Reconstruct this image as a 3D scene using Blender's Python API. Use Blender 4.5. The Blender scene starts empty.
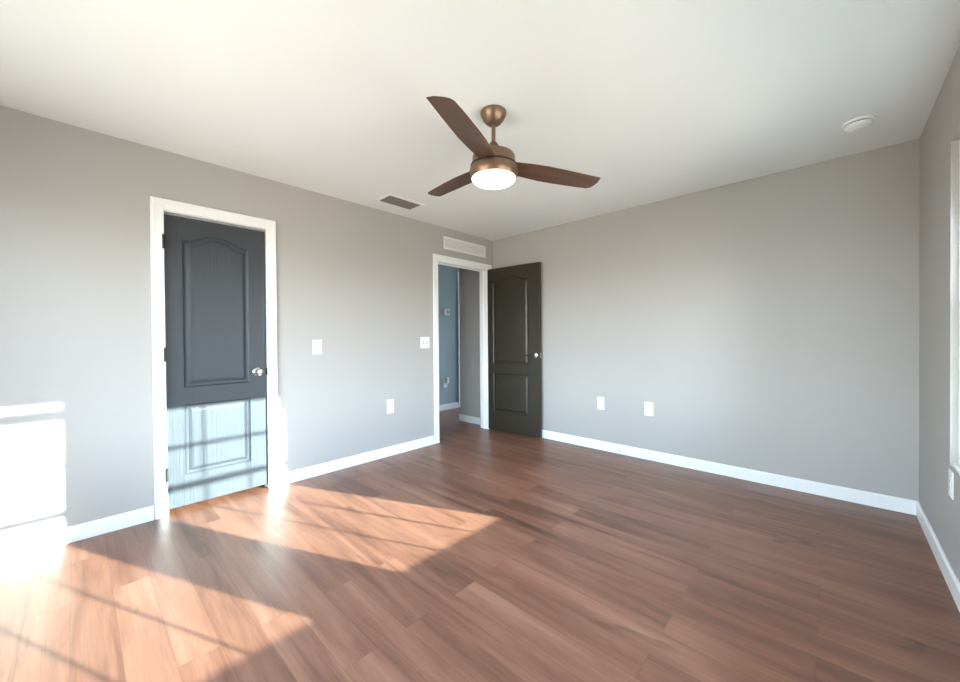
import bpy, bmesh, math, random
from mathutils import Vector, Matrix

random.seed(4)
PI = math.pi
scene = bpy.context.scene
C = scene.collection

# ---------------------------------------------------------------- camera
cam_data = bpy.data.cameras.new('camera')
cam = bpy.data.objects.new('camera', cam_data)
C.objects.link(cam)
cam_data.sensor_width = 36.0
cam_data.lens = 378.82 / 960 * 36.0
cam_data.clip_start = 0.02
yaw, pitch, roll = -0.7536, -0.0083, -0.0075
d = Vector((math.sin(yaw) * math.cos(pitch), math.cos(yaw) * math.cos(pitch), math.sin(pitch)))
r0 = Vector((math.cos(yaw), -math.sin(yaw), 0)); u0 = r0.cross(d)
r = math.cos(roll) * r0 + math.sin(roll) * u0
u = -math.sin(roll) * r0 + math.cos(roll) * u0
M = Matrix(((r.x, u.x, -d.x, 3.2616), (r.y, u.y, -d.y, -3.7355), (r.z, u.z, -d.z, 1.1757), (0, 0, 0, 1)))
cam.matrix_world = M
scene.camera = cam

# ---------------------------------------------------------------- light
SUN_STRENGTH = 11.5
SUN_COLOR = (0.81, 0.95, 0.93)
SKY_STRENGTH = 8.4
GROUND_STRENGTH = 4.2
EXPOSURE = 2.1
scene.view_settings.view_transform = 'Standard'
scene.view_settings.look = 'None'
scene.view_settings.exposure = EXPOSURE
scene.view_settings.gamma = 1.0
scene.view_settings.use_curve_mapping = False

world = bpy.data.worlds.new('daylight_sky'); scene.world = world
world.use_nodes = True
nt = world.node_tree; nt.nodes.clear()
wout = nt.nodes.new('ShaderNodeOutputWorld'); wbg = nt.nodes.new('ShaderNodeBackground')
tc = nt.nodes.new('ShaderNodeTexCoord'); sep = nt.nodes.new('ShaderNodeSeparateXYZ')
ramp = nt.nodes.new('ShaderNodeValToRGB'); mr = nt.nodes.new('ShaderNodeMapRange')
mr.inputs['From Min'].default_value = -1; mr.inputs['From Max'].default_value = 1
nt.links.new(tc.outputs['Generated'], sep.inputs[0]); nt.links.new(sep.outputs['Z'], mr.inputs['Value'])
nt.links.new(mr.outputs[0], ramp.inputs[0]); nt.links.new(ramp.outputs[0], wbg.inputs['Color'])
nt.links.new(wbg.outputs[0], wout.inputs['Surface'])
e = ramp.color_ramp.elements
g = GROUND_STRENGTH / SKY_STRENGTH
e[0].position = 0.0; e[0].color = (0.56 * g, 0.53 * g, 0.47 * g, 1)
e[1].position = 1.0; e[1].color = (0.25, 0.42, 0.75, 1)
for pos, col in ((0.49, (0.57 * g, 0.54 * g, 0.48 * g, 1)), (0.51, (0.84, 0.93, 0.97, 1)), (0.65, (0.52, 0.70, 0.92, 1))):
    n = e.new(pos); n.color = col
wbg.inputs['Strength'].default_value = SKY_STRENGTH

SLOPE_Y, SLOPE_Z = 0.44, 0.31                      # sun travel per metre of -x
sun_data = bpy.data.lights.new('sun', 'SUN'); sun = bpy.data.objects.new('sun', sun_data); C.objects.link(sun)
sun_data.energy = SUN_STRENGTH; sun_data.color = SUN_COLOR; sun_data.angle = math.radians(0.55)
sun.location = (8, 1, 4)
sun.rotation_euler = Vector((-1, -SLOPE_Y, -SLOPE_Z)).to_track_quat('-Z', 'Y').to_euler()

def portal(loc, direction, sx, sy):
    l = bpy.data.lights.new('window_portal', 'AREA'); o = bpy.data.objects.new('window_portal', l); C.objects.link(o)
    l.shape = 'RECTANGLE'; l.size = sx; l.size_y = sy
    l.cycles.is_portal = True
    o.location = loc; o.rotation_euler = Vector(direction).to_track_quat('-Z', 'Z').to_euler()
portal((3.80, -1.33, 1.30), (-1, 0, 0), 0.92, 1.56)
portal((3.80, -2.59, 1.30), (-1, 0, 0), 0.92, 1.56)
portal((1.6, -4.93, 1.30), (0, 1, 0), 2.1, 1.56)  # portal of the added fill window
portal((-0.95, 3.05, 1.25), (0, -1, 0), 0.9, 2.1)

scene.cycles.max_bounces = 10
scene.cycles.diffuse_bounces = 8
scene.cycles.use_denoising = True
scene.cycles.sample_clamp_indirect = 8

# ---------------------------------------------------------------- helpers
class MB:
    """collects shapes into one bmesh"""
    def __init__(s): s.bm = bmesh.new()
    def box(s, x0, x1, y0, y1, z0, z1, bevel=0.0, seg=2):
        b = bmesh.new()
        bmesh.ops.create_cube(b, size=1)
        for v in b.verts:
            v.co = ((x0 + x1) / 2 + v.co.x * (x1 - x0), (y0 + y1) / 2 + v.co.y * (y1 - y0), (z0 + z1) / 2 + v.co.z * (z1 - z0))
        if bevel: bmesh.ops.bevel(b, geom=b.edges[:], offset=bevel, segments=seg, affect='EDGES', profile=0.5)
        s.add(b); return s
    def add(s, b, mat=None):
        if mat: b.transform(mat)
        me = bpy.data.meshes.new('tmp'); b.to_mesh(me); b.free(); s.bm.from_mesh(me); bpy.data.meshes.remove(me)
    def lathe(s, prof, seg=48, mat=None):
        b = bmesh.new(); rings = []
        for (rr, z) in prof:
            if rr < 1e-6: rings.append([b.verts.new((0, 0, z))])
            else: rings.append([b.verts.new((rr * math.cos(2 * PI * k / seg), rr * math.sin(2 * PI * k / seg), z)) for k in range(seg)])
        for A, B in zip(rings, rings[1:]):
            for k in range(seg):
                k2 = (k + 1) % seg
                if len(A) == 1 and len(B) > 1: b.faces.new((A[0], B[k2], B[k]))
                elif len(B) == 1 and len(A) > 1: b.faces.new((A[k], A[k2], B[0]))
                elif len(A) > 1: b.faces.new((A[k], A[k2], B[k2], B[k]))
        for ring, fl in ((rings[0], 1), (rings[-1], 0)):
            if len(ring) > 1: b.faces.new(ring[::-1] if fl else ring)
        bmesh.ops.recalc_face_normals(b, faces=b.faces)
        s.add(b, mat); return s
    def prism(s, poly, z0, z1):
        b = bmesh.new()
        lo = [b.verts.new((x, y, z0)) for x, y in poly]; hi = [b.verts.new((x, y, z1)) for x, y in poly]
        b.faces.new(lo[::-1]); b.faces.new(hi)
        for k in range(len(poly)): b.faces.new((lo[k], lo[(k + 1) % len(poly)], hi[(k + 1) % len(poly)], hi[k]))
        bmesh.ops.recalc_face_normals(b, faces=b.faces)
        s.add(b); return s
    def build(s, name, mat, parent=None, smooth=False, loc=None):
        me = bpy.data.meshes.new(name); s.bm.to_mesh(me); s.bm.free()
        if mat: me.materials.append(mat)
        if smooth:
            for p in me.polygons: p.use_smooth = True
            me.set_sharp_from_angle(angle=math.radians(35))
        o = bpy.data.objects.new(name, me); C.objects.link(o)
        if parent: o.parent = parent
        if loc: o.location = loc
        return o

def tag(o, label, cat=None, group=None, kind=None):
    o['label'] = label
    if cat: o['category'] = cat
    if group: o['group'] = group
    if kind: o['kind'] = kind
    return o

def empty(name, loc, rz=0.0):
    o = bpy.data.objects.new(name, None); C.objects.link(o)
    o.location = loc; o.rotation_euler = (0, 0, rz); o.empty_display_size = 0.1
    return o

# ---------------------------------------------------------------- materials
def mat(name, color, rough=0.5, spec=0.5, metallic=0.0, bump=None, noise=None):
    """bump = (scale xyz, strength, distance); noise = (scale xyz, other colour, amount)"""
    m = bpy.data.materials.new(name); m.use_nodes = True
    t = m.node_tree; b = t.nodes['Principled BSDF']
    b.inputs['Base Color'].default_value = (*color, 1); b.inputs['Roughness'].default_value = rough
    b.inputs['Specular IOR Level'].default_value = spec; b.inputs['Metallic'].default_value = metallic
    co = t.nodes.new('ShaderNodeTexCoord')
    def nz(scale, detail=4):
        mp = t.nodes.new('ShaderNodeMapping'); mp.inputs['Scale'].default_value = scale
        n = t.nodes.new('ShaderNodeTexNoise'); n.inputs['Scale'].default_value = 1; n.inputs['Detail'].default_value = detail
        t.links.new(co.outputs['Object'], mp.inputs[0]); t.links.new(mp.outputs[0], n.inputs['Vector'])
        return n
    if noise:
        n = nz(noise[0]); mx = t.nodes.new('ShaderNodeMix'); mx.data_type = 'RGBA'
        mx.inputs['A'].default_value = (*color, 1); mx.inputs['B'].default_value = (*noise[1], 1)
        rp = t.nodes.new('ShaderNodeMapRange'); rp.inputs['From Min'].default_value = 0.4; rp.inputs['From Max'].default_value = 0.7
        rp.inputs['To Max'].default_value = noise[2]
        t.links.new(n.outputs[0], rp.inputs[0]); t.links.new(rp.outputs[0], mx.inputs['Factor'])
        t.links.new(mx.outputs['Result'], b.inputs['Base Color'])
    if bump:
        n = nz(bump[0]); bp = t.nodes.new('ShaderNodeBump'); bp.inputs['Strength'].default_value = bump[1]; bp.inputs['Distance'].default_value = bump[2]
        t.links.new(n.outputs[0], bp.inputs['Height']); t.links.new(bp.outputs[0], b.inputs['Normal'])
    return m

def floor_material():
    m = bpy.data.materials.new('laminate_planks'); m.use_nodes = True
    t = m.node_tree; b = t.nodes['Principled BSDF']; N = t.nodes.new; L = t.links.new
    co = N('ShaderNodeTexCoord')
    mp = N('ShaderNodeMapping'); mp.inputs['Location'].default_value = (0.45, 0.027, 0)
    L(co.outputs['Object'], mp.inputs[0])
    def brick(c1, c2, mortar, msize):
        k = N('ShaderNodeTexBrick'); k.inputs['Scale'].default_value = 1
        k.inputs['Brick Width'].default_value = 1.22; k.inputs['Row Height'].default_value = 0.1335
        k.offset = 0.37; k.offset_frequency = 2; k.squash_frequency = 1
        k.inputs['Mortar Size'].default_value = msize; k.inputs['Mortar Smooth'].default_value = 0.1
        k.inputs['Color1'].default_value = c1; k.inputs['Color2'].default_value = c2; k.inputs['Mortar'].default_value = mortar
        L(mp.outputs[0], k.inputs['Vector']); return k
    k1 = brick((0, 0, 0, 1), (1, 1, 1, 1), (0.5, 0.5, 0.5, 1), 0.0)
    # grain, offset per plank so that streaks break at the seams
    off = N('ShaderNodeVectorMath'); off.operation = 'MULTIPLY_ADD'
    off.inputs[1].default_value = (7.3, 3.1, 0); L(k1.outputs['Color'], off.inputs[0]); L(co.outputs['Object'], off.inputs[2])
    def nz(scale, detail, dist=0.0, rough=0.55):
        q = N('ShaderNodeMapping'); q.inputs['Scale'].default_value = scale
        n = N('ShaderNodeTexNoise'); n.inputs['Scale'].default_value = 1; n.inputs['Detail'].default_value = detail
        n.inputs['Distortion'].default_value = dist; n.inputs['Roughness'].default_value = rough
        L(off.outputs[0], q.inputs[0]); L(q.outputs[0], n.inputs['Vector']); return n
    broad = nz((1.0, 11, 1), 5, 0.6, 0.6)
    fine = nz((5, 140, 1), 4, 0.3, 0.7)
    ramp = N('ShaderNodeValToRGB'); E = ramp.color_ramp.elements
    E[0].position = 0.30; E[0].color = (0.070, 0.027, 0.012, 1)
    E[1].position = 0.74; E[1].color = (0.315, 0.152, 0.092, 1)
    x = E.new(0.46); x.color = (0.172, 0.068, 0.038, 1)
    x = E.new(0.58); x.color = (0.236, 0.101, 0.058, 1)
    mixv = N('ShaderNodeMath'); mixv.operation = 'MULTIPLY_ADD'; mixv.inputs[1].default_value = 0.30
    L(fine.outputs[0], mixv.inputs[0])
    b7 = N('ShaderNodeMath'); b7.operation = 'MULTIPLY'; b7.inputs[1].default_value = 0.70; L(broad.outputs[0], b7.inputs[0]); L(b7.outputs[0], mixv.inputs[2])
    pl = N('ShaderNodeMath'); pl.operation = 'MULTIPLY_ADD'; pl.inputs[1].default_value = 0.09
    L(k1.outputs['Color'], pl.inputs[0]); L(mixv.outputs[0], pl.inputs[2])
    pl2 = N('ShaderNodeMath'); pl2.operation = 'SUBTRACT'; pl2.inputs[1].default_value = 0.045; L(pl.outputs[0], pl2.inputs[0])
    L(pl2.outputs[0], ramp.inputs[0])
    # knots
    kn = nz((2.2, 9, 1), 1, 1.2); kr = N('ShaderNodeMapRange'); kr.inputs['From Min'].default_value = 0.70; kr.inputs['From Max'].default_value = 0.80
    kr.inputs['To Max'].default_value = 0.65; L(kn.outputs[0], kr.inputs[0])
    mk = N('ShaderNodeMix'); mk.data_type = 'RGBA'; L(kr.outputs[0], mk.inputs['Factor']); L(ramp.outputs[0], mk.inputs['A'])
    mk.inputs['B'].default_value = (0.05, 0.022, 0.015, 1)
    seam = brick((0, 0, 0, 1), (0, 0, 0, 1), (1, 1, 1, 1), 0.0013)
    ms = N('ShaderNodeMix'); ms.data_type = 'RGBA'; sm = N('ShaderNodeMath'); sm.operation = 'MULTIPLY'; sm.inputs[1].default_value = 0.35
    L(seam.outputs['Color'], sm.inputs[0]); L(sm.outputs[0], ms.inputs['Factor']); L(mk.outputs['Result'], ms.inputs['A'])
    ms.inputs['B'].default_value = (0.04, 0.018, 0.012, 1)
    L(ms.outputs['Result'], b.inputs['Base Color'])
    rr = N('ShaderNodeMapRange'); rr.inputs['To Min'].default_value = 0.30; rr.inputs['To Max'].default_value = 0.48
    L(fine.outputs[0], rr.inputs[0]); L(rr.outputs[0], b.inputs['Roughness'])
    b.inputs['Specular IOR Level'].default_value = 0.75
    bp = N('ShaderNodeBump'); bp.inputs['Strength'].default_value = 0.15; bp.inputs['Distance'].default_value = 0.0015
    L(fine.outputs[0], bp.inputs['Height']); L(bp.outputs[0], b.inputs['Normal'])
    return m

M_floor = floor_material()
M_wall = mat('greige_wall_paint', (0.400, 0.378, 0.356), 0.6, 0.3, bump=((90, 90, 90), 0.08, 0.002))
M_hall = mat('cool_lit_hall_paint', (0.33, 0.40, 0.43), 0.6, 0.3, bump=((90, 90, 90), 0.08, 0.002))  # wall paint with the hall's cool daylight put into its colour
M_ceiling = mat('ceiling_paint', (0.795, 0.802, 0.795), 0.8, 0.2, bump=((60, 60, 60), 0.15, 0.003))
M_trim = mat('white_trim_paint', (0.80, 0.80, 0.79), 0.35, 0.5)
M_door = mat('espresso_door_paint', (0.030, 0.024, 0.016), 0.34, 0.42, bump=((90, 90, 3.0), 0.5, 0.002))
M_door_cool = mat('cool_lit_door_paint', (0.040, 0.045, 0.052), 0.42, 0.30, bump=((90, 90, 3.0), 0.8, 0.003))  # dark door paint with a bluish daylight cast mixed into the colour
M_bronze = mat('brushed_bronze', (0.22, 0.138, 0.092), 0.38, 0.5, metallic=0.75)
M_blade = mat('walnut_blade', (0.115, 0.060, 0.038), 0.42, 0.4, bump=((4, 90, 90), 0.1, 0.001), noise=((2, 40, 40), (0.07, 0.035, 0.022), 0.8))
M_white = mat('white_plastic', (0.80, 0.80, 0.78), 0.35, 0.5)
M_shadowgap = mat('gap_shade', (0.03, 0.03, 0.03), 0.5, 0.3)  # flat dark colour standing in for shade inside gaps and slots
M_grille = mat('white_enamel_metal', (0.74, 0.74, 0.72), 0.4, 0.5)
M_duct = mat('dark_duct', (0.12, 0.11, 0.10), 0.7, 0.2)
M_louver = mat('grey_louver_metal', (0.42, 0.39, 0.37), 0.5, 0.4)
M_ventgrey = mat('brown_grey_vent_metal', (0.20, 0.18, 0.165), 0.5, 0.4)
M_nickel = mat('satin_nickel', (0.72, 0.70, 0.67), 0.22, 0.5, metallic=1.0)
M_black = mat('oil_rubbed_bronze', (0.03, 0.026, 0.022), 0.4, 0.5, metallic=0.5)
M_vinyl = mat('white_vinyl', (0.82, 0.82, 0.82), 0.4, 0.5)
M_block = mat('exterior_stucco', (0.55, 0.50, 0.43), 0.8, 0.2)

M_glass = bpy.data.materials.new('window_glass'); M_glass.use_nodes = True
t = M_glass.node_tree; t.nodes.remove(t.nodes['Principled BSDF'])
tr = t.nodes.new('ShaderNodeBsdfTransparent'); gl = t.nodes.new('ShaderNodeBsdfGlossy'); gl.inputs['Roughness'].default_value = 0.02
fr = t.nodes.new('ShaderNodeFresnel'); fr.inputs['IOR'].default_value = 1.3; mx = t.nodes.new('ShaderNodeMixShader')
tr.inputs[0].default_value = (0.95, 0.97, 0.96, 1)
t.links.new(fr.outputs[0], mx.inputs[0]); t.links.new(tr.outputs[0], mx.inputs[1]); t.links.new(gl.outputs[0], mx.inputs[2])
t.links.new(mx.outputs[0], t.nodes['Material Output'].inputs['Surface'])

M_bowl = bpy.data.materials.new('lit_opal_glass'); M_bowl.use_nodes = True
b = M_bowl.node_tree.nodes['Principled BSDF']; b.inputs['Base Color'].default_value = (0.9, 0.87, 0.8, 1); b.inputs['Roughness'].default_value = 0.25
b.inputs['Emission Color'].default_value = (1.0, 0.86, 0.68, 1); b.inputs['Emission Strength'].default_value = 3.0

# ---------------------------------------------------------------- room shell
W, H, FR = 3.6576, 2.44, -4.85          # room width, height, front wall (behind the camera)
T = 0.115                               # interior wall thickness
HX = -1.40                              # far wall of the hall
CL, CRt = -3.336, -2.700                # closet opening (y)
DL, DR = -0.957, -0.12                   # bedroom door opening (y)
DH = 2.045                              # opening height

floor = MB().box(HX, W, FR, 3.0, -0.06, 0).build('floor', M_floor)
tag(floor, 'reddish brown wood laminate floor with streaked grain', 'floor', kind='structure')
ceil = MB().box(HX - .1, W + .18, FR - .1, 3.1, H, H + 0.08).build('ceiling', M_ceiling)
tag(ceil, 'white painted flat ceiling', 'ceiling', kind='structure')

mb = MB()
for (y0, y1, z0, z1) in ((FR, CL, 0, H), (CL, CRt, DH, H), (CRt, DL, 0, H), (DL, DR, DH, H), (DR, 0, 0, H)):
    mb.box(-T, 0, y0, y1, z0, z1)
wl = mb.build('wall_left', M_wall); tag(wl, 'grey painted wall with two door openings on the left', 'wall', kind='structure')
wb = MB().box(-0.64, W + .16, 0, 0.115, 0, H).build('wall_back', M_wall)
tag(wb, 'grey painted far wall behind the open dark door', 'wall', kind='structure')
WIN = [(-1.773, -0.907), (-2.958, -2.125)]
SZ, HZ = 0.555, 2.085
WX = W + 0.16
mb = MB()
ys = [FR, WIN[1][0], WIN[1][1], WIN[0][0], WIN[0][1], 0]
for k in range(5):
    if k % 2 == 0: mb.box(W, WX, ys[k], ys[k + 1], 0, H)
    else: mb.box(W, WX, ys[k], ys[k + 1], 0, SZ); mb.box(W, WX, ys[k], ys[k + 1], HZ, H)
wr = mb.build('wall_right', M_wall); tag(wr, 'grey painted window wall at the right edge', 'wall', kind='structure')
FX0, FX1 = 0.55, 2.65
wf = MB().box(-T, FX0, FR - .1, FR, 0, H).box(FX1, WX, FR - .1, FR, 0, H).box(FX0, FX1, FR - .1, FR, 0, SZ).box(FX0, FX1, FR - .1, FR, HZ, H).build('wall_front', M_wall); tag(wf, 'grey painted wall behind the viewpoint', 'wall', kind='structure')

# hall and closet beyond the left wall
wh = MB().box(HX - .1, HX, -2.3, 3.0, 0, H).build('wall_hall', M_hall); tag(wh, 'hall wall tinted blue grey for cool daylight, seen through the open doorway', 'wall', kind='structure')
mb = MB().box(HX, -0.64, -2.3, -2.2, 0, H)
wh2 = mb.build('wall_hall_near', M_hall); tag(wh2, 'hall wall beside the closet', 'wall', kind='structure')
mb = MB().box(-0.64, -0.54, 0.115, 3.0, 0, H)
wh3 = mb.build('wall_hall_right', M_hall); tag(wh3, 'hall side wall behind the far bedroom wall', 'wall', kind='structure')
wc = MB().box(-0.74, -0.64, -4.0, -2.2, 0, H).box(-0.64, -T, -4.0, -3.9, 0, H).box(-0.64, -T, -2.3, -2.2, 0, H).build('wall_closet', M_wall)
tag(wc, 'closet walls behind the closed door', 'wall', kind='structure')

# baseboards
BH, BT = 0.092, 0.013
def base_profile(mb, axis, a0, a1, face, sgn):
    # eased-top board running along x or y at plane `face`, projecting sgn
    pr = [(0, 0), (BT, 0), (BT, BH - 0.012), (BT * 0.55, BH - 0.003), (BT * 0.35, BH), (0, BH)]
    b = bmesh.new(); rows = []
    for a in (a0, a1):
        rows.append([b.verts.new(((a, face + sgn * q, z) if axis == 'x' else (face + sgn * q, a, z))) for q, z in pr])
    n = len(pr)
    for k in range(n): b.faces.new((rows[0][k], rows[0][(k + 1) % n], rows[1][(k + 1) % n], rows[1][k]))
    b.faces.new(rows[0][::-1]); b.faces.new(rows[1])
    bmesh.ops.recalc_face_normals(b, faces=b.faces); mb.add(b)
CW = 0.061                              # casing width
mb = MB(); base_profile(mb, 'y', FR, CL - CW - .003, 0, 1); base_profile(mb, 'y', CRt + CW + .003, DL - CW - .003, 0, 1)
tag(mb.build('baseboard_left', M_trim), 'white baseboard along the left wall', 'baseboard', kind='structure')
mb = MB(); base_profile(mb, 'x', 0, W, 0, -1)
tag(mb.build('baseboard_back', M_trim), 'white baseboard along the far wall', 'baseboard', kind='structure')
mb = MB(); base_profile(mb, 'y', FR, -BT, W, -1)
tag(mb.build('baseboard_right', M_trim), 'white baseboard along the window wall', 'baseboard', kind='structure')
mb = MB(); base_profile(mb, 'y', -2.2, 0.685, HX, 1)
tag(mb.build('baseboard_hall', M_trim), 'white baseboard on the daylight tinted hall wall', 'baseboard', kind='structure')
mb = MB(); base_profile(mb, 'x', -0.64 - BT, -T, 0, -1); base_profile(mb, 'y', -BT, 0.115, -0.64, -1)
tag(mb.build('baseboard_hall_corner', M_trim), 'short white baseboard on the shaded hall corner', 'baseboard', kind='structure')

# door casings with jambs
def casing(name, y0, y1, label, right_w=CW):
    mb = MB(); tj = 0.008
    def strip(ya, yb, za, zb):
        mb.box(0, 0.015, ya, yb, za, zb, 0.003)
    def back(y_a, y_b, z_a, z_b):
        mb.box(0.0145, 0.0185, y_a, y_b, z_a, z_b, 0.0015)
    z1 = DH - 0.003
    strip(y0 - CW, y0 + 0.006, 0, z1 + CW + .012); strip(y1 - 0.010, y1 + right_w, 0, z1 + CW + .012); strip(y0 + .006, y1 - .010, z1, z1 + CW + .012)
    # raised outer bead
    back(y0 - CW + .004, y0 - CW + .022, 0, z1 + CW - .004); back(y1 + right_w - .022, y1 + right_w - .004, 0, z1 + CW - .004); back(y0 - CW + .022, y1 + right_w - .022, z1 + CW - .022, z1 + CW - .004)
    # jamb
    mb.box(-T - .004, 0.001, y0 - 0.001, y0 + tj, 0, DH - tj); mb.box(-T - .004, 0.001, y1 - tj, y1 + 0.001, 0, DH - tj); mb.box(-T - .004, 0.001, y0, y1, DH - tj, DH + 0.001)
    # stop
    mb.box(-0.075, -0.050, y0 + tj, y0 + tj + .01, 0, DH - tj - .01); mb.box(-0.075, -0.050, y1 - tj - .01, y1 - tj, 0, DH - tj - .01); mb.box(-0.075, -0.050, y0 + tj, y1 - tj, DH - tj - .01, DH - tj)
    # hall side casing
    mb.box(-T - .015, -T, y0 - CW, y0 + .004, 0, z1 + CW, .003); mb.box(-T - .015, -T, y1 - .004, y1 + min(right_w, .07), 0, z1 + CW, .003); mb.box(-T - .015, -T, y0 + .004, y1 - .004, z1, z1 + CW, .003)
    return tag(mb.build(name, M_trim), label, 'door casing', kind='structure')
casing('trim_1', CL, CRt, 'white casing around the closed closet door')
casing('trim_2', DL, DR, 'white casing around the open bedroom doorway', 0.075)
mb = MB().box(HX, HX + .016, 0.685, 0.745, 0, 2.30, .003)
tag(mb.build('trim_3', M_trim), 'white door casing on the hall wall by the shaded corner', 'door casing', kind='structure')

# ---------------------------------------------------------------- doors
def door_slab_mesh(w, h, th, z_shift, panels):
    """slab in local x (width), y (0 = front face, +th back), z; moulded panels on both faces"""
    bm = bmesh.new()
    prof = [(0.0, 0.0), (0.005, 0.006), (0.012, 0.011), (0.024, 0.011), (0.042, 0.0035), (0.050, 0.0025)]
    for face in (0, 1):
        fy = 0.0 if face == 0 else th; sg = 1 if face == 0 else -1
        edges = []
        rect = [bm.verts.new((x, fy, z)) for x, z in ((0, 0), (w, 0), (w, h), (0, h))]
        for k in range(4): edges.append(bm.edges.new((rect[k], rect[(k + 1) % 4])))
        for P in panels:
            loops = []
            for off, dep in prof:
                loops.append([bm.verts.new((x, fy + sg * dep, z)) for x, z in P(off)])
            n = len(loops[0])
            for k in range(n): edges.append(bm.edges.new((loops[0][k], loops[0][(k + 1) % n])))
            for A, B in zip(loops, loops[1:]):
                for k in range(n): bm.faces.new((A[k], A[(k + 1) % n], B[(k + 1) % n], B[k]))
            bm.faces.new(loops[-1])
        bmesh.ops.triangle_fill(bm, use_beauty=True, use_dissolve=False, edges=edges)
        if face == 0: r_front = rect
        else: r_back = rect
    for k in range(4): bm.faces.new((r_front[k], r_front[(k + 1) % 4], r_back[(k + 1) % 4], r_back[k]))
    bmesh.ops.recalc_face_normals(bm, faces=bm.faces)
    m = MB(); m.add(bm); return m

def rect_panel(x0, x1, z0, z1):
    return lambda o: [(x0 + o, z0 + o), (x1 - o, z0 + o), (x1 - o, z1 - o), (x0 + o, z1 - o)]
def arch_panel(x0, x1, z0, z1, rise):
    def f(o):
        a, c = x0 + o, x1 - o; n = 26; top = []
        for k in range(n + 1):
            s = k / n; x = c + (a - c) * s
            q = abs(2 * s - 1) ; hh = rise * (0.5 + 0.5 * math.cos(PI * min(1, (q / 0.90) ** 1.25)))
            top.append((x, z1 - o + hh))
        return [(a, z0 + o), (c, z0 + o)] + top
    return f

def hinge(parent, x, y, z, m, name='hinge'):
    mb = MB(); mb.lathe([(0, -.047), (.0075, -.047), (.0075, .047), (0, .047)], 16, Matrix.Translation((x, y, z)))
    mb.box(x + .004, x + .0065, y, (0.002 if parent is door1 else y + .008), z - .044, z + .044)
    return mb.build(name, m, parent, True)

# closed closet door
cw = CRt - CL - 0.008 * 2 - 0.004 - 0.004; ch = 2.022 - 0.036
door1 = empty('door_1', (-0.012, CL + 0.008 + 0.002, 0.036), PI / 2)      # local x -> world +y, local y -> world -x
tag(door1, 'closed dark two panel closet door with sunlit lower half', 'door', kind='structure')
x0, x1 = 0.088, cw - 0.118
x0, x1 = 0.095, cw - 0.112
o = door_slab_mesh(cw, ch, 0.035, 0, [arch_panel(x0, x1, 0.846 - .036, 1.862 - .036, 0.055), rect_panel(x0, x1, 0.243 - .036, 0.730 - .036)]).build('slab', M_door_cool, door1)
for zz in (1.83, 1.08, 0.28):
    hinge(door1, -0.007, -0.0345, zz - .036, M_black)
def knob(parent, x, z, m):
    mb = MB()
    R = Matrix.Translation((x, 0, z)) @ Matrix.Rotation(PI / 2, 4, 'X')
    mb.lathe([(0, 0), (.032, 0), (.032, .004), (.027, .009), (.012, .012), (.011, .030), (.020, .036), (.0265, .046), (.0275, .055), (.024, .063), (.014, .067), (0, .068)], 40, R)
    return mb.build('knob', m, parent, True)
knob(door1, cw - 0.062, 0.925 - .036, M_nickel)
MB().box(cw + .002, cw + .0035, -0.0135, 0.02, 0.925 - .036 - .028, 0.925 - .036 + .028).build('latch_plate', M_black, door1)

# open bedroom door, swung about 86 degrees back towards the far wall
dw, dh = 0.765, 2.035
ang = math.atan2(0.055, 0.765)
door2 = empty('door_2', (0.008, -0.128, 0.012), ang)                       # local x along the slab, local y towards the far wall
tag(door2, 'open dark brown two panel door folded back near the far wall', 'door', kind='structure')
o = door_slab_mesh(dw, dh, 0.035, 0, [arch_panel(0.088, dw - .150, 0.835, 1.862, 0.06), rect_panel(0.088, dw - .150, 0.235, 0.72)]).build('slab', M_door, door2)
for zz in (1.83, 1.06, 0.22):
    hinge(door2, -0.010, 0.030, zz, M_black)
mb = MB()
R = Matrix.Translation((dw - .055, 0, 0.955)) @ Matrix.Rotation(PI / 2, 4, 'X')
mb.lathe([(0, 0), (.032, 0), (.032, .005), (.026, .010), (.011, .012), (.011, .040), (0, .040)], 32, R)
mb.build('rose', M_nickel, door2, True)
mb = MB(); mb.box(dw - .055 - .115, dw - .055 + .012, -.052, -.038, 0.955 - .009, 0.955 + .009, .005, 3)
mb.build('lever_handle', M_black, door2, True)
MB().box(dw - .0005, dw + .002, 0.006, 0.029, 0.955 - .028, 0.955 + .028).build('latch_plate', M_nickel, door2)

# door on the hall wall, only its edge and knob peep past the shaded corner
door3 = empty('door_3', (HX + 0.004, 0.748, 0.01), PI / 2)
tag(door3, 'hall door hidden behind the shaded corner', 'door', kind='structure')
MB().box(0, .76, -0.002, 0.004, 0, 2.03, .001).build('slab', M_trim, door3)
mb = MB(); mb.lathe([(0, 0), (.02, 0), (.01, .01), (.01, .03), (.026, .045), (.024, .06), (0, .066)], 24, Matrix.Translation((0.020, 0, 0.83)) @ Matrix.Rotation(PI / 2, 4, 'X'))
mb.build('knob', M_black, door3, True)

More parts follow.
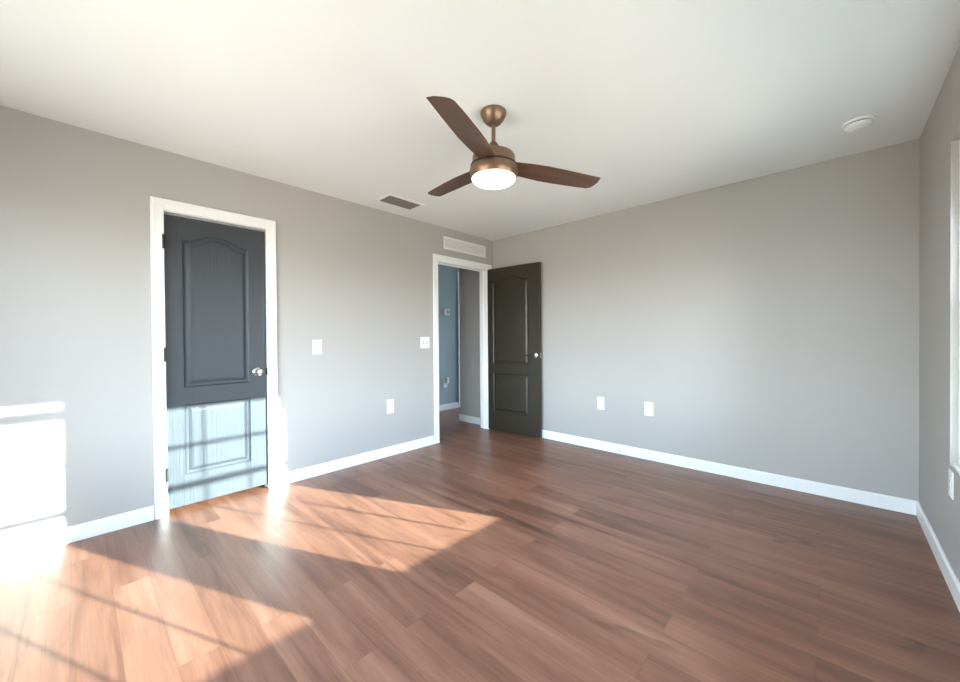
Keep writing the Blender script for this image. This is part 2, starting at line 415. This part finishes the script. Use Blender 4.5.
# ---------------------------------------------------------------- windows (right wall)
def window(name, y0, y1, label, dropped):
    root = empty(name, (3.70, (y0 + y1) / 2, SZ)); tag(root, label, 'window', kind='structure')
    hw = (y1 - y0) / 2 + .012; hh = HZ - SZ; z = lambda zz: zz - SZ
    fx0, fx1 = -0.017, 0.055
    lo, mid, top, top2 = 0.627, 1.322, 1.867, 1.936
    lip = 0.032
    g = 0.037 if dropped else 0.0
    mb = MB(); mb.box(fx0, fx1, -hw, -hw + lip - .002, 0, hh); mb.box(fx0, fx1, hw - lip + .002, hw, 0, hh)
    mb.box(fx0, fx1, -hw + lip - .002, hw - lip + .002, z(top2 + g), hh); mb.box(fx0, fx1, -hw + lip - .002, hw - lip + .002, 0, z(lo) - .02)
    mb.build('window_frame', M_vinyl, root)
    MB().box(-.040, fx0, -hw + .013, hw - .013, 0.0, 0.016, .004).build('window_sill', M_trim, root)
    a = hw - lip
    def sash(nm, za, zb, bot, tp, x_0, x_1, bars, extra=0):
        mb = MB(); mb.box(x_0, x_1, -a, -a + .006, za, zb); mb.box(x_0, x_1, a - .006, a, za, zb)
        mb.box(x_0, x_1, -a, a, za, za + bot); mb.box(x_0, x_1, -a, a, zb - tp, zb)
        s = mb.build(nm, M_vinyl, root)
        xm = (x_0 + x_1) / 2
        MB().box(xm - .002, xm + .002, -a + .004, a - .004, za + .005, zb - .005).build('pane', M_glass, s)
        mb = MB(); w = .0050
        for k in (1, 2):
            yy = -a + 2 * a * k / 3; mb.box(xm - .006, xm + .006, yy - w, yy + w, za + bot, zb - tp)
        zz = (za + bot + zb - tp) / 2; 
        if nm == 'upper_sash': mb.box(xm - .006, xm + .006, -a, a, zz - .010, zz + .010)
        mb.build('muntin_grid', M_vinyl, s)
    sash('upper_sash', z(mid - .016), z(top2), .032, top2 - top, .012, .036, 2)
    sash('lower_sash', z(lo - .02), z(mid + .016), .02, .032, -.014, .010, 2)
    if not dropped:  # unseen block added to cut a notch into the sun patch
        MB().box(-.012, .012, a - .075, a, z(top - .125), z(top), .004).build('sun_notch_block', M_vinyl, root)
    return root
window('window_1', *WIN[0], 'white framed window nearest the far corner', False)
window('window_2', *WIN[1], 'white framed window nearer the viewpoint', True)

# wide window added behind the viewpoint to brighten the room
w3 = empty('fill_window', ((FX0 + FX1) / 2, FR - .06, SZ)); tag(w3, 'wide window added behind the viewpoint for fill daylight', 'window', kind='structure')
hw = (FX1 - FX0) / 2; hh = HZ - SZ
MB().box(-hw, -hw + .05, -.03, .03, 0, hh).box(hw - .05, hw, -.03, .03, 0, hh).box(-hw, hw, -.03, .03, 0, .05).box(-hw, hw, -.03, .03, hh - .05, hh).box(-.03, .03, -.03, .03, .05, hh - .05).build('window_frame', M_vinyl, w3)
for s in (-1, 1):
    c = s * (hw / 2 - .01)
    MB().box(c - hw / 2 + .04, c + hw / 2 - .04, -.003, .003, .05, hh - .05).build('pane', M_glass, w3)

# hall daylight opening frame at the far end of the hall
mb = MB().box(HX - .1, HX + .06, 3.0, 3.1, 0, H).box(-0.70, -0.54, 3.0, 3.1, 0, H).box(HX, -0.64, 3.0, 3.1, 2.2, H)
tag(mb.build('wall_hall_far', M_hall), 'far end of the hall with an open daylight doorway', 'wall', kind='structure')

# ---------------------------------------------------------------- ceiling fan
AX, AY = 1.8621, -2.1209
fan = empty('ceiling_fan', (AX, AY, 2.44))
tag(fan, 'brown three blade ceiling fan with a lit white bowl on a short rod', 'ceiling fan')
MB().lathe([(0, 0), (.072, 0), (.073, -.008), (.071, -.018), (.062, -.038), (.046, -.058), (.034, -.068), (.026, -.072), (.014, -.074), (0, -.074)], 48).build('canopy', M_bronze, fan, True)
MB().lathe([(0, -.070), (.0115, -.070), (.0115, -.205), (0, -.205)], 24).build('downrod', M_bronze, fan, True)
MB().lathe([(0, -.168), (.017, -.168), (.022, -.174), (.031, -.192), (.044, -.212), (.058, -.228), (0, -.228)], 32).build('yoke_cover', M_bronze, fan, True)
hs = MB().lathe([(0, -.226), (.048, -.226), (.085, -.232), (.112, -.242), (.119, -.252), (.121, -.285), (.126, -.290), (.129, -.300), (.129, -.312), (.133, -.318), (.136, -.330), (.133, -.360), (.126, -.372), (0, -.372)], 64).build('motor_housing', M_bronze, fan, True)
MB().lathe([(.1295, -.301), (.1315, -.303), (.1315, -.309), (.1295, -.311)], 64).build('trim_ring', M_black, hs, True)
MB().lathe([(0, -.369), (.119, -.369), (.122, -.374), (.119, -.380), (.108, -.389), (.086, -.398), (.055, -.405), (.025, -.408), (0, -.409)], 64).build('light_bowl', M_bowl, fan, True)

LO = [(.10, -.060), (.12, -.066), (.20, -.080), (.30, -.091), (.40, -.095), (.50, -.097), (.60, -.098), (.638, -.099)]
HI = [(.648, -.060), (.644, -.02), (.635, .006), (.615, .020), (.56, .028), (.50, .035), (.40, .045), (.30, .052), (.20, .049), (.12, .044), (.10, .040)]
def blade(an, tp, dr, sc=0.98):
    th = 0.006
    pts = [(a * sc, c) for a, c in LO + HI]
    b = bmesh.new(); rings = []
    # inset top/bottom outline a little for a rounded edge
    cx = sum(p[0] for p in pts) / len(pts); cy = sum(p[1] for p in pts) / len(pts)
    for (inset, dz) in ((0.006, -th / 2), (0, -th / 4), (0, th / 4), (0.006, th / 2)):
        ring = []
        for (uu, vv) in pts:
            L = math.hypot(uu - cx, vv - cy); s = 1 - inset / L
            a, c = cx + (uu - cx) * s, cy + (vv - cy) * s
            ring.append(b.verts.new((a, c, a * dr + c * tp + dz - 0.295)))
        rings.append(ring)
    n = len(pts)
    for A, B in zip(rings, rings[1:]):
        for k in range(n): b.faces.new((A[k], A[(k + 1) % n], B[(k + 1) % n], B[k]))
    b.faces.new(rings[0][::-1]); b.faces.new(rings[-1])
    bmesh.ops.recalc_face_normals(b, faces=b.faces)
    m = MB(); m.add(b)
    o = m.build('blade', M_blade, fan)
    o.rotation_euler = (0, 0, math.radians(an))
    return o
blade(60.0, -.165, -.089); blade(176.5, -.088, .022); blade(294.5, -.228, -.007, 1.0)

# ---------------------------------------------------------------- smoke detector, vents
sd = empty('smoke_detector', (3.362, -0.545, 2.44)); tag(sd, 'round white smoke detector on the ceiling near the right corner', 'smoke detector')
MB().lathe([(0, 0), (.073, 0), (.073, -.009), (.070, -.012), (0, -.012)], 48).build('base', M_white, sd, True)
MB().lathe([(0, -.012), (.054, -.012), (.054, -.019), (0, -.019)], 48).build('shadow_gap', M_shadowgap, sd, True)
MB().lathe([(0, -.018), (.064, -.018), (.063, -.026), (.056, -.034), (.042, -.040), (.030, -.042), (.028, -.045), (0, -.046)], 48).build('cover', M_white, sd, True)

vx, vy = 0.319, -1.664
cv = empty('ceiling_vent', (vx, vy, 2.44)); tag(cv, 'small rectangular ceiling air vent with grey louvers near the left wall', 'vent')
hx, hy = 0.086, 0.170; bo = 0.028
mb = MB().box(-hx - bo, -hx, -hy - bo, hy + bo, -.008, 0, .002).box(hx, hx + bo, -hy - bo, hy + bo, -.008, 0, .002).box(-hx, hx, -hy - bo, -hy, -.008, 0, .002).box(-hx, hx, hy, hy + bo, -.008, 0, .002)
mb.build('frame', M_ceiling, cv)
MB().box(-hx, hx, -hy, hy, -.0025, -.0005).build('duct_opening', M_duct, cv)
MB().box(-hx, hx, -.005, .005, -.008, -.001).build('divider', M_ventgrey, cv)
for s in (-1, 1):
    for k in range(7):
        xx = -hx + (k + .5) * 2 * hx / 7
        b = bmesh.new(); bmesh.ops.create_cube(b, size=1)
        m_ = Matrix.Translation((xx, s * (hy / 2 + .0025), -.006)) @ Matrix.Rotation(-0.6, 4, 'Y') @ Matrix.Diagonal((.015, hy - .006, .0012, 1))
        m = MB(); m.add(b, m_); m.build('slat', M_ventgrey, cv)

gy0, gy1, gz0, gz1 = -0.857, -0.153, 2.197, 2.340
wg = empty('wall_vent', (0, (gy0 + gy1) / 2, (gz0 + gz1) / 2)); tag(wg, 'long white louvered return grille above the open doorway', 'vent')
hw, hh, fb = (gy1 - gy0) / 2, (gz1 - gz0) / 2, 0.020
MB().box(0, .009, -hw, hw, hh - fb, hh, .002).box(0, .009, -hw, hw, -hh, -hh + fb, .002).box(0, .009, -hw, -hw + fb, -hh + fb, hh - fb, .002).box(0, .009, hw - fb, hw, -hh + fb, hh - fb, .002).build('frame', M_grille, wg)
MB().box(0.0005, .002, -hw + fb, hw - fb, -hh + fb, hh - fb).build('duct_opening', M_louver, wg)
for k in range(9):
    zz = -hh + fb + (k + .5) * (2 * hh - 2 * fb) / 9
    b = bmesh.new(); bmesh.ops.create_cube(b, size=1)
    m = MB(); m.add(b, Matrix.Translation((.005, 0, zz)) @ Matrix.Rotation(0.35, 4, 'Y') @ Matrix.Diagonal((.0012, 2 * hw - 2 * fb, .0075, 1))); m.build('slat', M_grille, wg)
MB().box(.003, .0085, -.004, .004, -hh + fb, hh - fb).build('divider', M_grille, wg)

# ---------------------------------------------------------------- switch and outlet plates
def plate(name, loc, rz, w, h, label, cat, kind, group=None):
    root = empty(name, loc, rz); tag(root, label, cat, group)         # local -y faces the room
    MB().box(-w / 2, w / 2, -.006, 0, -h / 2, h / 2, .0025).build('cover_plate', M_white, root)
    if kind == 'rocker':
        MB().box(-.0175, .0175, -.0068, -.004, -.034, .034).build('rocker_surround', M_grille, root)
        b = MB().box(-.0155, .0155, -.0095, -.005, -.031, .031, .0015).build('rocker', M_white, root)
    elif kind == 'toggle2':
        for s in (-.023, .023):
            MB().box(s - .005, s + .005, -.0068, -.005, -.012, .012).build('toggle_slot', M_shadowgap, root)
            MB().box(s - .0038, s + .0038, -.017, -.005, -.001, .010, .001).build('toggle', M_white, root)
    elif kind == 'duplex':
        for s in (-.020, .020):
            f = MB().box(-.0165, .0165, -.0085, -.004, s - .0145, s + .0145, .004).build('receptacle', M_grille, root)
            MB().box(-.0075, -.005, -.0088, -.0084, s - .004, s + .006).box(.005, .0075, -.0088, -.0084, s - .004, s + .005).box(-.002, .002, -.0088, -.0084, s - .010, s - .006).build('slots', M_shadowgap, f)
        MB().lathe([(0, 0), (.003, 0), (.002, .001), (0, .001)], 12, Matrix.Translation((0, -.006, 0)) @ Matrix.Rotation(PI / 2, 4, 'X')).build('screw', M_nickel, root)
    elif kind == 'decora':
        f = MB().box(-.0168, .0168, -.0085, -.004, -.0335, .0335, .0012).build('receptacle', M_grille, root)
        for s in (-.018, .018):
            MB().box(-.0075, -.005, -.0088, -.0084, s - .004, s + .006).box(.005, .0075, -.0088, -.0084, s - .004, s + .005).box(-.002, .002, -.0088, -.0084, s - .010, s - .006).build('slots', M_shadowgap, f)
    elif kind == 'coax':
        MB().lathe([(0, 0), (.0075, 0), (.0075, .003), (.005, .003), (.005, .012), (0, .012)], 20, Matrix.Translation((0, -.006, 0)) @ Matrix.Rotation(PI / 2, 4, 'X')).build('jack', M_nickel, root, True)
    return root
LW = PI / 2                                # left wall faces +x
plate('light_switch', (0, -2.315, 1.107), LW, .080, .124, 'white rocker light switch beside the closet door', 'light switch', 'rocker', 'white light switches')
plate('light_switch', (0, -1.138, 1.129), LW, .125, .122, 'white double toggle switch left of the open doorway', 'light switch', 'toggle2', 'white light switches')
plate('wall_outlet', (0, -1.584, 0.495), LW, .080, .140, 'white outlet low on the left wall between the doors', 'outlet', 'duplex', 'white wall outlets')
plate('wall_outlet', (1.479, 0, 0.485), 0, .076, .130, 'white outlet on the far wall, nearer the open door', 'outlet', 'decora', 'white wall outlets')
plate('cable_jack', (1.963, 0, 0.485), 0, .080, .130, 'white cable jack plate on the far wall, farther from the door', 'wall jack', 'coax')
plate('wall_outlet', (W, -0.955, 0.478), -PI / 2, .076, .124, 'white outlet on the right wall near the far corner', 'outlet', 'decora', 'white wall outlets')
plate('wall_outlet', (HX, 0.395, 0.430), LW, .080, .125, 'white outlet low on the daylight tinted hall wall', 'outlet', 'duplex', 'white wall outlets')
# plug-in device in the hall outlet
pg = MB().box(-.030, .030, -.060, -.0092, -.02, .075, .008, 3).build('plug_in_device', M_white)
pg.location = (HX, 0.405, 0.46); pg.rotation_euler = (0, 0, LW)
tag(pg, 'small white device plugged into the hall outlet', 'plug-in device')
th = empty('thermostat', (HX, 0.425, 1.60), LW); tag(th, 'small white thermostat on the daylight tinted hall wall', 'thermostat')
MB().box(-.060, .060, -.024, 0, -.052, .052, .006, 3).build('body', M_white, th)
MB().box(-.010, .045, -.0255, -.0235, -.025, .035, .001).build('screen', M_louver, th)
